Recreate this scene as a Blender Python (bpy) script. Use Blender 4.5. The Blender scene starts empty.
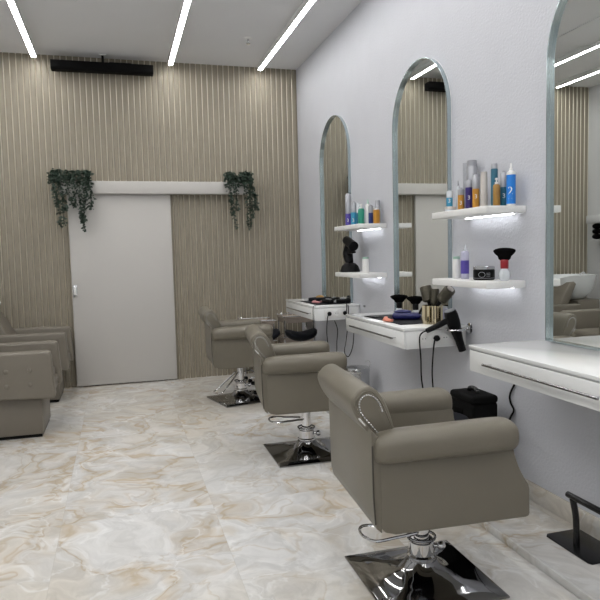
import bpy, bmesh, math, random
from mathutils import Vector, Matrix
PI = math.pi
rnd = random.Random(7)
COL = bpy.context.scene.collection

# ------------------------------------------------------------------ materials
def mat(name, col, rough=.5, metal=0., noise=0., nscale=20., bump=0., bscale=80., spec=.5, coat=0., trans=0., emit=0., ecol=None, alpha=1.):
    m = bpy.data.materials.new(name); m.use_nodes = True
    nt = m.node_tree; b = nt.nodes['Principled BSDF']
    b.inputs['Base Color'].default_value = (*col, 1); b.inputs['Roughness'].default_value = rough
    b.inputs['Metallic'].default_value = metal; b.inputs['Specular IOR Level'].default_value = spec
    b.inputs['Coat Weight'].default_value = coat; b.inputs['Transmission Weight'].default_value = trans
    b.inputs['Alpha'].default_value = alpha
    tc = nt.nodes.new('ShaderNodeTexCoord')
    n = nt.nodes.new('ShaderNodeTexNoise'); n.inputs['Scale'].default_value = nscale; n.inputs['Detail'].default_value = 4
    nt.links.new(tc.outputs['Object'], n.inputs['Vector'])
    if noise > 0:
        mx = nt.nodes.new('ShaderNodeMix'); mx.data_type = 'RGBA'
        mx.inputs['A'].default_value = (*[c*(1-noise) for c in col], 1)
        mx.inputs['B'].default_value = (*[min(1, c*(1+noise)) for c in col], 1)
        nt.links.new(n.outputs['Fac'], mx.inputs['Factor']); nt.links.new(mx.outputs['Result'], b.inputs['Base Color'])
    if bump > 0:
        n2 = nt.nodes.new('ShaderNodeTexNoise'); n2.inputs['Scale'].default_value = bscale; n2.inputs['Detail'].default_value = 3
        nt.links.new(tc.outputs['Object'], n2.inputs['Vector'])
        bp = nt.nodes.new('ShaderNodeBump'); bp.inputs['Strength'].default_value = bump; bp.inputs['Distance'].default_value = .003
        nt.links.new(n2.outputs['Fac'], bp.inputs['Height']); nt.links.new(bp.outputs['Normal'], b.inputs['Normal'])
    if emit > 0:
        b.inputs['Emission Color'].default_value = (*(ecol or col), 1); b.inputs['Emission Strength'].default_value = emit
    return m

def srgb(r, g, b):
    f = lambda c: (c/255/12.92) if c/255 <= .04045 else ((c/255+.055)/1.055)**2.4
    return (f(r), f(g), f(b))

LIGHT = 34.0
M = {}
M['wall'] = mat('textured_white_plaster', (.55, .562, .605), .75, noise=.03, nscale=6, bump=.95, bscale=70)
M['plain_wall'] = mat('plain_grey_white_paint', (.62, .63, .64), .7, noise=.03, nscale=3)
M['ceiling'] = mat('matte_grey_ceiling_paint', (.74, .745, .76), .85, noise=.03, nscale=2)
M['slat'] = mat('taupe_wood_grain', (.262, .232, .178), .55, noise=.06, nscale=14, bump=.2, bscale=60)
M['groove'] = mat('champagne_metal_strip', (.76, .715, .62), .28, metal=.75, noise=.05)
M['door'] = mat('satin_white_door', (.53, .515, .495), .45, noise=.015, nscale=3)
M['white'] = mat('gloss_white_lacquer', (.80, .81, .81), .16, noise=.01, coat=.3)
M['whitem'] = mat('satin_white_paint', (.78, .78, .77), .4, noise=.01)
M['leather'] = mat('taupe_leatherette', (.155, .140, .109), .38, noise=.05, nscale=9, bump=.12, bscale=220, spec=.4)
M['leather2'] = mat('greige_leatherette', (.178, .160, .131), .45, noise=.05, nscale=9, bump=.12, bscale=220, spec=.4)
M['seam'] = mat('dark_seam_thread', (.05, .045, .036), .7, noise=.1)
M['chrome'] = mat('polished_chrome', (.72, .72, .73), .06, metal=1., noise=.02)
M['steel'] = mat('brushed_steel', (.55, .56, .57), .24, metal=1., noise=.05, nscale=30)
M['darkchrome'] = mat('dark_polished_chrome', (.30, .30, .305), .05, metal=1., noise=.02)
M['black'] = mat('black_plastic', (.004, .004, .0045), .42, noise=.1, spec=.13)
M['matteblack'] = mat('matte_black_powder_coat', (.004, .004, .0042), .7, noise=.1, spec=.08)
M['blackgloss'] = mat('gloss_black_metal', (.010, .010, .011), .2, noise=.1, spec=.35)
M['blacksoft'] = mat('black_vinyl', (.007, .008, .012), .55, noise=.1, bump=.1, spec=.15)
M['bristle'] = mat('black_bristles', (.003, .003, .003), .95, noise=.2, bump=.6, bscale=300, spec=.05)
M['rhine'] = mat('rhinestone', (.85, .85, .83), .12, metal=.7, noise=.05)
M['red'] = mat('red_plastic', (.28, .012, .02), .3, noise=.05)
M['gold'] = mat('champagne_gold', (.70, .61, .42), .13, metal=1., noise=.04)
M['goldbrush'] = mat('bronze_brush_barrel', (.075, .068, .05), .38, metal=.6, noise=.45, nscale=120, bump=.6, bscale=200)
M['mirror'] = mat('silvered_mirror', (.80, .82, .80), .0, metal=1., noise=.005, nscale=1)
M['clear'] = mat('clear_plastic', (.80, .84, .88), .12, noise=.02, alpha=.55)
M['clearp'] = mat('clear_lilac_plastic', (.62, .62, .78), .12, noise=.02, alpha=.7)
M['greycap'] = mat('silver_grey_plastic', (.36, .37, .40), .28, metal=.3, noise=.05)
M['orange'] = mat('amber_orange', (.50, .235, .03), .3, noise=.05)
M['purple'] = mat('deep_violet', (.03, .017, .13), .3, noise=.05)
M['violet'] = mat('bright_violet', (.085, .06, .33), .3, noise=.05)
M['teal'] = mat('dark_teal', (.015, .12, .19), .3, noise=.05)
M['aqua'] = mat('aqua_blue', (.04, .27, .45), .3, noise=.05)
M['blue'] = mat('bright_blue', (.015, .19, .62), .3, noise=.03)
M['navy'] = mat('navy_blue', (.02, .035, .16), .35, noise=.05)
M['green'] = mat('sea_green', (.02, .25, .17), .35, noise=.05)
M['mint'] = mat('pale_mint', (.35, .55, .45), .4, noise=.05)
M['brown'] = mat('amber_brown', (.33, .18, .04), .3, noise=.05)
M['beige'] = mat('pale_beige_plastic', (.52, .49, .46), .4, noise=.05)
M['print'] = mat('white_print', (.85, .85, .85), .6, noise=.01)
M['pink'] = mat('dusty_pink_plastic', (.62, .27, .28), .4, noise=.1)
M['coral'] = mat('coral_plastic', (.70, .25, .17), .4, noise=.1)
M['royal'] = mat('dark_royal_blue', (.012, .015, .10), .35, noise=.2, bump=.3)
M['ceramic'] = mat('white_ceramic', (.74, .76, .77), .12, noise=.01)
M['leaf'] = mat('dark_green_leaf', (.024, .045, .030), .55, noise=.5, nscale=25)
M['stem'] = mat('brown_green_stem', (.035, .04, .02), .7, noise=.2)
M['traymat'] = mat('smoky_taupe_tray', (.42, .36, .31), .2, noise=.1)
M['tube'] = mat('lit_led_tube', (1, 1, 1), .4, emit=LIGHT, ecol=(1, .985, .96))
M['led'] = mat('lit_led_strip', (1, 1, 1), .4, emit=9.5, ecol=(.97, .98, 1))
M['lighthouse'] = mat('white_light_housing', (.7, .7, .7), .5, noise=.02)
M['glasspane'] = mat('window_glass', (.6, .65, .7), .05, noise=.02)

M['frame'] = mat('satin_silver_frame', (.42, .49, .51), .18, metal=.75, noise=.03)

def marble():
    m = bpy.data.materials.new('polished_onyx_marble'); m.use_nodes = True; nt = m.node_tree; N = nt.nodes; L = nt.links
    b = N['Principled BSDF']
    tc = N.new('ShaderNodeTexCoord'); sep = N.new('ShaderNodeSeparateXYZ'); L.new(tc.outputs['Object'], sep.inputs[0])
    def mth(op, a, bb=None, c=None):
        n = N.new('ShaderNodeMath'); n.operation = op
        for i, v in enumerate((a, bb, c)):
            if v is None: continue
            if isinstance(v, (int, float)): n.inputs[i].default_value = v
            else: L.new(v, n.inputs[i])
        return n.outputs[0]
    TX, TY = .77, 1.54
    u = mth('DIVIDE', mth('ADD', sep.outputs['X'], 2.36), TX); fu = mth('FLOOR', u)
    v = mth('DIVIDE', mth('ADD', sep.outputs['Y'], -3.31), TY); fv = mth('FLOOR', v)
    # joints
    du = mth('MULTIPLY', mth('MINIMUM', mth('FRACT', u), mth('SUBTRACT', 1., mth('FRACT', u))), TX)
    dv = mth('MULTIPLY', mth('MINIMUM', mth('FRACT', v), mth('SUBTRACT', 1., mth('FRACT', v))), TY)
    joint = mth('LESS_THAN', mth('MINIMUM', du, dv), .0012)
    # per tile offset
    comb = N.new('ShaderNodeCombineXYZ'); L.new(fu, comb.inputs[0]); L.new(fv, comb.inputs[1])
    wn = N.new('ShaderNodeTexWhiteNoise'); wn.noise_dimensions = '2D'; L.new(comb.outputs[0], wn.inputs['Vector'])
    off = N.new('ShaderNodeVectorMath'); off.operation = 'SCALE'; off.inputs['Scale'].default_value = .35; L.new(wn.outputs['Color'], off.inputs[0])
    add = N.new('ShaderNodeVectorMath'); add.operation = 'ADD'; L.new(tc.outputs['Object'], add.inputs[0]); L.new(off.outputs[0], add.inputs[1])
    P = add.outputs[0]
    def noise(scale, detail, vec, rough=.55, dist=0.):
        n = N.new('ShaderNodeTexNoise'); n.inputs['Scale'].default_value = scale; n.inputs['Detail'].default_value = detail
        n.inputs['Roughness'].default_value = rough; n.inputs['Distortion'].default_value = dist; L.new(vec, n.inputs['Vector']); return n
    def rng(val, a, b_, c, d):
        m_ = N.new('ShaderNodeMapRange'); m_.interpolation_type = 'SMOOTHSTEP'
        for k_, v_ in zip(('From Min', 'From Max', 'To Min', 'To Max'), (a, b_, c, d)): m_.inputs[k_].default_value = v_
        L.new(val, m_.inputs['Value']); return m_.outputs['Result']
    def warp(vec, scale, amp, det=3):
        w = noise(scale, det, vec); sb = N.new('ShaderNodeVectorMath'); sb.operation = 'SUBTRACT'; L.new(w.outputs['Color'], sb.inputs[0]); sb.inputs[1].default_value = (.5, .5, .5)
        ws = N.new('ShaderNodeVectorMath'); ws.operation = 'SCALE'; ws.inputs['Scale'].default_value = amp; L.new(sb.outputs[0], ws.inputs[0])
        ad = N.new('ShaderNodeVectorMath'); ad.operation = 'ADD'; L.new(vec, ad.inputs[0]); L.new(ws.outputs[0], ad.inputs[1]); return ad.outputs[0]
    W1 = warp(P, 1.05, 1.15); W2 = warp(W1, 2.8, .36, 4)
    def ridge(scale, det, width, seedoff):
        o_ = N.new('ShaderNodeVectorMath'); o_.operation = 'ADD'; L.new(W2, o_.inputs[0]); o_.inputs[1].default_value = (seedoff, seedoff*.7, 3*seedoff)
        v_ = noise(scale, det, o_.outputs[0], .5)
        return rng(mth('ABSOLUTE', mth('SUBTRACT', v_.outputs['Fac'], .5)), 0, width, 1, 0)
    def mixc(fac, A, B, blend='MIX'):
        m_ = N.new('ShaderNodeMix'); m_.data_type = 'RGBA'; m_.blend_type = blend
        if isinstance(fac, float): m_.inputs['Factor'].default_value = fac
        else: L.new(fac, m_.inputs['Factor'])
        for k_, v_ in (('A', A), ('B', B)):
            if isinstance(v_, tuple): m_.inputs[k_].default_value = (*v_, 1)
            else: L.new(v_, m_.inputs[k_])
        return m_.outputs['Result']
    big = noise(.8, 3, W1, .5); med = noise(2.0, 6, W2, .58); fin = noise(6., 7, W2, .62, .8)
    col = mixc(rng(big.outputs['Fac'], .36, .62, 0., 1.), (.60, .565, .505), (.65, .65, .645))
    col = mixc(mth('MULTIPLY', rng(med.outputs['Fac'], .50, .72, 0., 1.), .75), col, (.72, .725, .72))
    col = mixc(mth('MULTIPLY', rng(med.outputs['Fac'], .50, .30, 0., 1.), .50), col, (.565, .53, .475))
    vm = rng(noise(.8, 2, P, .5).outputs['Fac'], .40, .58, 0., 1.)
    col = mixc(mth('MULTIPLY', mth('MULTIPLY', ridge(1.05, 4, .055, 0.), vm), .50), col, (.52, .43, .31))
    col = mixc(mth('MULTIPLY', ridge(1.05, 4, .013, 0.), .48), col, (.45, .345, .215))
    col = mixc(mth('MULTIPLY', ridge(1.7, 4, .018, 4.), .36), col, (.47, .39, .285))
    col = mixc(mth('MULTIPLY', ridge(1.8, 5, .018, 9.), .55), col, (.76, .765, .76))
    col = mixc(1., col, rng(fin.outputs['Fac'], .3, .7, .86, 1.10), 'MULTIPLY')
    m2out = col
    m3 = N.new('ShaderNodeMix'); m3.data_type = 'RGBA'; L.new(mth('MULTIPLY', joint, .35), m3.inputs['Factor'])
    L.new(m2out, m3.inputs['A']); m3.inputs['B'].default_value = (.42, .40, .36, 1)
    L.new(m3.outputs['Result'], b.inputs['Base Color'])
    b.inputs['Roughness'].default_value = .13; b.inputs['Specular IOR Level'].default_value = .5
    return m
M['marble'] = marble()

# ------------------------------------------------------------------ mesh helpers
class MB:
    def __init__(self): self.bm = bmesh.new()
    def _merge(self, t):
        me = bpy.data.meshes.new('t'); t.to_mesh(me); t.free(); self.bm.from_mesh(me); bpy.data.meshes.remove(me)
    def box(self, c, s, bev=0., seg=2, rot=None):
        t = bmesh.new(); bmesh.ops.create_cube(t, size=1)
        bmesh.ops.scale(t, vec=Vector(s), verts=t.verts)
        if bev > 0: bmesh.ops.bevel(t, geom=list(t.edges), offset=bev, segments=seg, affect='EDGES', profile=.5)
        if rot is not None: bmesh.ops.transform(t, matrix=rot, verts=t.verts)
        bmesh.ops.translate(t, vec=Vector(c), verts=t.verts); self._merge(t); return self
    def bx(self, x0, x1, y0, y1, z0, z1, bev=0., seg=2):
        return self.box(((x0+x1)/2, (y0+y1)/2, (z0+z1)/2), (x1-x0, y1-y0, z1-z0), bev, seg)
    def rings(self, rs, cap0=True, cap1=True):
        t = bmesh.new(); V = [[t.verts.new(p) for p in r] for r in rs]; n = len(rs[0])
        for a, b in zip(V, V[1:]):
            for i in range(n):
                j = (i+1) % n
                t.faces.new((a[i], a[j], b[j], b[i]))
        if cap0: t.faces.new(V[0][::-1])
        if cap1: t.faces.new(V[-1])
        bmesh.ops.recalc_face_normals(t, faces=t.faces); self._merge(t); return self
    def lathe(self, prof, c=(0, 0, 0), seg=24, rot=None):
        rs = []
        for r, z in prof:
            ring = [Vector((max(r, 1e-4)*math.cos(2*PI*i/seg), max(r, 1e-4)*math.sin(2*PI*i/seg), z)) for i in range(seg)]
            if rot is not None: ring = [rot @ p for p in ring]
            rs.append([p+Vector(c) for p in ring])
        return self.rings(rs)
    def cyl(self, p0, p1, r0, r1=None, seg=16):
        p0, p1 = Vector(p0), Vector(p1); d = (p1-p0); q = d.to_track_quat('Z', 'Y').to_matrix()
        return self.lathe([(r0, 0), (r0 if r1 is None else r1, d.length)], p0, seg, q)
    def prism(self, poly, axis, a, b, bev=0., seg=2):
        f = {'x': lambda p, h: (h, p[0], p[1]), 'y': lambda p, h: (p[0], h, p[1]), 'z': lambda p, h: (p[0], p[1], h)}[axis]
        t = bmesh.new(); A = [t.verts.new(f(p, a)) for p in poly]; B = [t.verts.new(f(p, b)) for p in poly]; n = len(poly)
        for i in range(n): t.faces.new((A[i], A[(i+1) % n], B[(i+1) % n], B[i]))
        ca = t.faces.new(A[::-1]); cb = t.faces.new(B)
        bmesh.ops.recalc_face_normals(t, faces=t.faces)
        if bev > 0: bmesh.ops.bevel(t, geom=list(set(list(ca.edges)+list(cb.edges))), offset=bev, segments=seg, affect='EDGES', profile=.5)
        self._merge(t); return self
    def tube(self, pts, r, seg=8, closed=False):
        P = [Vector(p) for p in pts]; n = len(P); rs = []; up = None
        for i in range(n):
            if closed: d = P[(i+1) % n]-P[i-1]
            else: d = P[min(i+1, n-1)]-P[max(i-1, 0)]
            d.normalize()
            if up is None:
                up = Vector((0, 0, 1)) if abs(d.z) < .9 else Vector((1, 0, 0))
            s = d.cross(up).normalized(); up = s.cross(d).normalized()
            rr = r[i] if isinstance(r, (list, tuple)) else r
            rs.append([P[i]+rr*(math.cos(2*PI*k/seg)*s+math.sin(2*PI*k/seg)*up) for k in range(seg)])
        if closed: rs.append(rs[0]); return self.rings(rs, False, False)
        return self.rings(rs)
    def ball(self, c, r, seg=12, sc=(1, 1, 1)):
        t = bmesh.new(); bmesh.ops.create_uvsphere(t, u_segments=seg, v_segments=max(6, seg//2), radius=r)
        bmesh.ops.scale(t, vec=Vector(sc), verts=t.verts); bmesh.ops.translate(t, vec=Vector(c), verts=t.verts); self._merge(t); return self
    def xf(self, m): bmesh.ops.transform(self.bm, matrix=m, verts=self.bm.verts); return self
    def build(self, name, m, parent=None, loc=None, rz=0., smooth=True, ang=38):
        me = bpy.data.meshes.new(name); self.bm.to_mesh(me); self.bm.free()
        me.materials.append(M[m] if isinstance(m, str) else m)
        if smooth:
            me.polygons.foreach_set('use_smooth', [True]*len(me.polygons)); me.set_sharp_from_angle(angle=math.radians(ang))
        o = bpy.data.objects.new(name, me); COL.objects.link(o)
        if parent is not None: o.parent = parent
        if loc is not None: o.location = loc
        o.rotation_euler.z = rz
        return o

def spath(pts, n=6, closed=False):
    P = [Vector(p) for p in pts]; out = []; N_ = len(P)
    rng = range(N_ if closed else N_-1)
    for i in rng:
        if closed: a, b, c, d = P[i-1], P[i], P[(i+1) % N_], P[(i+2) % N_]
        else: a, b, c, d = P[max(i-1, 0)], P[i], P[i+1], P[min(i+2, N_-1)]
        for k in range(n):
            t = k/n
            out.append(.5*((2*b)+(c-a)*t+(2*a-5*b+4*c-d)*t*t+(3*b-a-3*c+d)*t**3))
    if not closed: out.append(P[-1])
    return out
def sp2(pts, n=5, closed=True): return [(v.x, v.y) for v in spath([(p[0], p[1], 0) for p in pts], n, closed)]

def tag(o, label, cat, group=None, kind=None):
    o['label'] = label; o['category'] = cat
    if group: o['group'] = group
    if kind: o['kind'] = kind
    return o
def thing(name, label, cat, loc=(0, 0, 0), rz=0., group=None):
    o = bpy.data.objects.new(name, None); o.empty_display_size = .05; COL.objects.link(o)
    o.location = loc; o.rotation_euler.z = rz
    return tag(o, label, cat, group)
def struct(o, label=None):
    o['kind'] = 'structure'
    if label: o['label'] = label; 
    return o
def text_mesh(s, size, m, name, parent, radius=None, z=0., ang=0., flip=False):
    """lettering wrapped round a cylinder of the given radius, facing local angle ang"""
    cu = bpy.data.curves.new('glyph', 'FONT'); cu.body = s; cu.size = size; cu.align_x = 'CENTER'; cu.align_y = 'CENTER'
    ob = bpy.data.objects.new('glyph', cu); COL.objects.link(ob)
    bpy.context.view_layer.update()
    me = bpy.data.meshes.new_from_object(ob.evaluated_get(bpy.context.evaluated_depsgraph_get()))
    bpy.data.objects.remove(ob); bpy.data.curves.remove(cu)
    for v in me.vertices:
        a = ang + v.co.x/radius; v.co = Vector((radius*math.cos(a), radius*math.sin(a), z+v.co.y))
    me.name = name; me.materials.clear(); me.materials.append(M[m])
    o = bpy.data.objects.new(name, me); COL.objects.link(o); o.parent = parent
    return o

# ------------------------------------------------------------------ room shell
YB, H, XL, YF = 6.93, 3.41, -4.0, -2.6
struct(MB().bx(XL-.2, .2, YF-.2, YB+.2, -.1, 0).build('floor', 'marble', smooth=False))
struct(MB().bx(XL-.2, .2, YF-.2, YB+.2, H, H+.1).build('ceiling', 'ceiling', smooth=False))
struct(MB().bx(0, .15, YF, YB+.15, 0, H).build('wall_right', 'wall', smooth=False))
struct(MB().bx(XL-.15, XL, YF, YB, 0, H).build('wall_left', 'plain_wall', smooth=False))
wb = struct(MB().bx(XL, 0, YB, YB+.15, 0, H).build('wall_back', 'groove', smooth=False))
wf = MB(); wf.bx(XL, 0, YF-.15, YF, 2.5, H); wf.bx(XL, -3.5, YF-.15, YF, 0, 2.5); wf.bx(-.5, 0, YF-.15, YF, 0, 2.5); wf.bx(-3.5, -.5, YF-.15, YF, 0, .1)
struct(wf.build('wall_front', 'plain_wall', smooth=False))
wn_ = MB().bx(-3.5, -.5, YF-.10, YF-.08, .1, 2.5).build('window_1', 'glasspane', smooth=False); struct(wn_)
fm = MB()
for x in (-3.47, -2.0, -.53): fm.bx(x-.03, x+.03, YF-.13, YF-.02, .1, 2.5)
for z in (.13, 2.47): fm.bx(-3.5, -.5, YF-.13, YF-.02, z-.03, z+.03)
fm.build('window_frame', 'whitem', wn_)
# fluted slats of the back wall: wide strips with a fine metal line between
PITCH = .0595
sl = MB(); ms = MB(); n = int(4.0/PITCH)+1
for i in range(n):
    x1 = -i*PITCH-.0046; x0 = max(XL, -(i+1)*PITCH+.0046)
    if x1-x0 > .01:
        w = x1-x0
        prof = [(x0, YB), (x0, YB-.0115), (x0+.004, YB-.0135), (x0+w*.3, YB-.0150), (x0+w*.5, YB-.0155), (x0+w*.7, YB-.0150), (x1-.004, YB-.0135), (x1, YB-.0115), (x1, YB)]
        sl.prism(prof, 'z', 0, H)
    xc = -(i+1)*PITCH
    if xc > XL+.01: ms.prism([(xc-.0046, YB), (xc-.0046, YB-.0118), (xc-.0028, YB-.0155), (xc, YB-.0172), (xc+.0028, YB-.0155), (xc+.0046, YB-.0118), (xc+.0046, YB)], 'z', 0, H)
sl.build('slat_panel', 'slat', wb, ang=60)
ms.build('metal_strip', 'groove', wb, ang=60)
# low step along the mirror wall, nosing, skirting
struct(MB().bx(-.372, 0, YF, YB-.02, 0, .035).build('trim_1', 'marble', smooth=False), 'low marble step running along the mirror wall')
struct(MB().bx(-.384, -.366, YF, YB-.02, 0, .0375, .004).build('trim_2', 'marble'), 'pale nosing strip on the edge of the low step')
struct(MB().bx(-.012, 0, YF, YB-.02, .035, .13, .002).build('baseboard_right', 'marble'))
# ceiling access panel
struct(MB().bx(-2.95, -2.25, 4.75, 5.47, H-.012, H, .003).build('trim_3', 'ceiling'), 'square access panel in the ceiling')

# sliding door, pelmet
d = struct(MB().bx(-2.495, -1.458, YB-.065, YB-.022, .012, 2.06, .003).build('door_1', 'door'), 'plain off-white sliding door leaf')
hp = MB().bx(-2.485, -2.445, YB-.069, YB-.064, .95, 1.075, .002).build('door_handle', 'steel', d)
MB().bx(-2.478, -2.452, YB-.0705, YB-.068, .975, 1.05, .001).build('finger_pull', 'whitem', hp)
struct(MB().bx(-2.56, -.62, YB-.13, YB-.018, 2.012, 2.142, .004).build('trim_4', 'door'), 'long white pelmet covering the sliding door track')

# ------------------------------------------------------------------ ceiling lights
rows = [(-.445, 'right-hand', 'above the mirror wall'), (-1.405, 'middle', 'along the centre of the ceiling'), (-2.735, 'left-hand', 'above the wash chairs'), (-3.42, 'wall-side', 'seen in the near mirror')]
ords = ['end lamp by the slatted wall', 'second lamp from the slatted wall', 'third lamp from the slatted wall', 'fourth lamp from the slatted wall', 'fifth lamp from the slatted wall', 'last lamp by the shop window']
for x, side, where in rows:
    for k in range(6):
        y1 = 6.83-k*1.5; y0 = y1-1.485
        t = thing('ceiling_light', 'white linear %s of the %s ceiling row' % (ords[k], side), 'light', (x, (y0+y1)/2, H), 0, 'linear ceiling lamps in rows')
        hl = (y1-y0)/2
        MB().prism([(-.026, 0), (-.026, -.058), (-.023, -.058), (-.023, -.052), (.023, -.052), (.023, -.058), (.026, -.058), (.026, 0)], 'y', -hl, hl).build('housing', 'lighthouse', t)
        prof = [(-.0228, -.0515)]+[(.0228*math.cos(a), -.054-.008*math.sin(a)) for a in [PI-PI*i/8 for i in range(9)]]+[(.0228, -.0515)]
        MB().prism(prof, 'y', -hl+.004, hl-.018, .003).build('diffuser', 'tube', t)
# sprinkler, sensor
t = thing('sprinkler', 'small white sprinkler head on the ceiling beside the right-hand lamp row', 'sprinkler', (-.74, 6.0, H))
MB().lathe([(.036, 0), (.036, -.006), (.014, -.012)][::-1]).build('rose', 'whitem', t)
MB().lathe([(.0, -.06), (.02, -.058), (.02, -.05), (.008, -.045), (.012, -.01)]).build('nozzle', 'steel', t)
# black bar below the ceiling
t = thing('speaker_bar', 'long black bar fixture hung under the ceiling before the slatted wall', 'speaker', (-2.083, 6.80, 3.235))
MB().prism([(-.055, .02), (-.035, 0), (.055, 0), (.055, .086), (-.055, .086)], 'x', -.498, .498, .006).build('body', 'matteblack', t)
MB().bx(-.03, .03, -.03, .03, .165, .175, .003).build('ceiling_plate', 'whitem', t)
MB().bx(-.012, .012, -.012, .012, .084, .168).build('bracket', 'black', t)
MB().bx(.06, .28, -.03, .03, .084, .1, .006).build('top_box', 'black', t)

# ------------------------------------------------------------------ mirrors
def arch(y0, y1, z0, zt, n=24):
    r = (y1-y0)/2; c = (y0+y1)/2; zc = zt-r
    return [(y0, z0), (y1, z0)]+[(c+r*math.cos(PI*i/n), zc+r*math.sin(PI*i/n)) for i in range(n+1)]
def mirror(yc, label):
    t = thing('arched_mirror', label, 'mirror', (0, yc-.05, .893), 0, 'arched wall mirrors')
    w = .405; zt = 2.630-.893
    A = arch(-w, w, 0, zt); B = arch(-w+.006, w-.006, .006, zt-.006)
    MB().prism(A, 'x', -.005, -.001).build('backing', 'whitem', t)
    m = MB(); m.rings([[(x, *p) for p in P] for x, P in ((-.005, A), (-.032, A), (-.032, B), (-.005, B), (-.005, A))], False, False)
    m.build('frame', 'frame', t, ang=30)
    MB().prism(B, 'x', -.011, -.005).build('mirror_glass', 'mirror', t, smooth=False)
Y1, PIT = 2.227, 1.7403
mirror(Y1, 'nearest tall arched mirror, cut off by the right picture edge, above the near desk')
mirror(Y1+PIT, 'middle tall arched mirror, between the two pairs of shelves')
mirror(Y1+2*PIT, 'farthest tall arched mirror, close to the slatted back wall')

# ------------------------------------------------------------------ shelves
def shelf(yc, z, label):
    t = thing('floating_shelf', label, 'shelf', (0, yc, z), 0, 'white floating shelves between the mirrors')
    MB().bx(-.235, -.001, -.285, .285, -.036, 0, .004).build('board', 'whitem', t)
    MB().bx(-.046, -.032, -.23, .23, -.041, -.036, .002).build('light_strip', 'led', t)
SY = 3.06
shelf(SY, 1.566, 'upper white floating shelf holding the row of bottles beside the near mirror')
shelf(SY, 1.18, 'lower white floating shelf with black jar and red-necked brush')
shelf(SY+PIT-.01, 1.566, 'upper white floating shelf with bottles beside the farthest mirror')
shelf(SY+PIT-.01, 1.18, 'lower white floating shelf holding the black dryer and one white bottle')

# ------------------------------------------------------------------ desks
DZ = .890
def desk(y0, y1, label, sockets=True):
    t = thing('wall_desk', label, 'desk', (0, (y0+y1)/2, 0), 0, 'wall-mounted white styling desks')
    h = (y1-y0)/2
    MB().bx(-.405, -.001, -h+.004, h-.004, .762, .871, .004).build('body', 'white', t)
    MB().bx(-.42, -.001, -h, h, .873, DZ, .003).build('worktop', 'white', t)
    dr = MB().bx(-.419, -.405, -h+.006, h-.006, .766, .867, .002).build('drawer', 'white', t)
    hb = MB(); hb.cyl((-.452, -h*.80, .822), (-.452, h*.66, .822), .0058)
    hb.build('handle', 'darkchrome', dr)
    for s in (-h*.76, h*.62): MB().cyl((-.419, s, .822), (-.452, s, .822), .004, None, 10).build('handle_post', 'chrome', dr)
    if sockets:
        pn = MB().bx(-.33, -.018, -h-.004, -h+.005, .782, .862, .003).build('socket_panel', 'whitem', t)
        for x in (-.292, -.220, -.150):
            MB().lathe([(.0235, 0), (.0235, .004), (.02, .005), (.018, .001)], (x, -h-.0035, .822), 20, Matrix.Rotation(PI/2, 3, 'X')).build('socket', 'whitem', pn)
            mm = MB()
            for s in (-.0095, .0095): mm.lathe([(.0028, 0), (.0028, .001)], (x+s, -h-.0052, .822), 8, Matrix.Rotation(PI/2, 3, 'X'))
            mm.build('socket_hole', 'black', pn)
    return t
desk(1.66, 2.64, 'nearest white wall desk at the right edge, bare top with long bar handle')
desk(3.35, 4.34, 'middle white wall desk carrying the gold brush pot and black mat')
desk(5.10, 6.06, 'farthest white wall desk by the slatted wall, cluttered with black tools')

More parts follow.
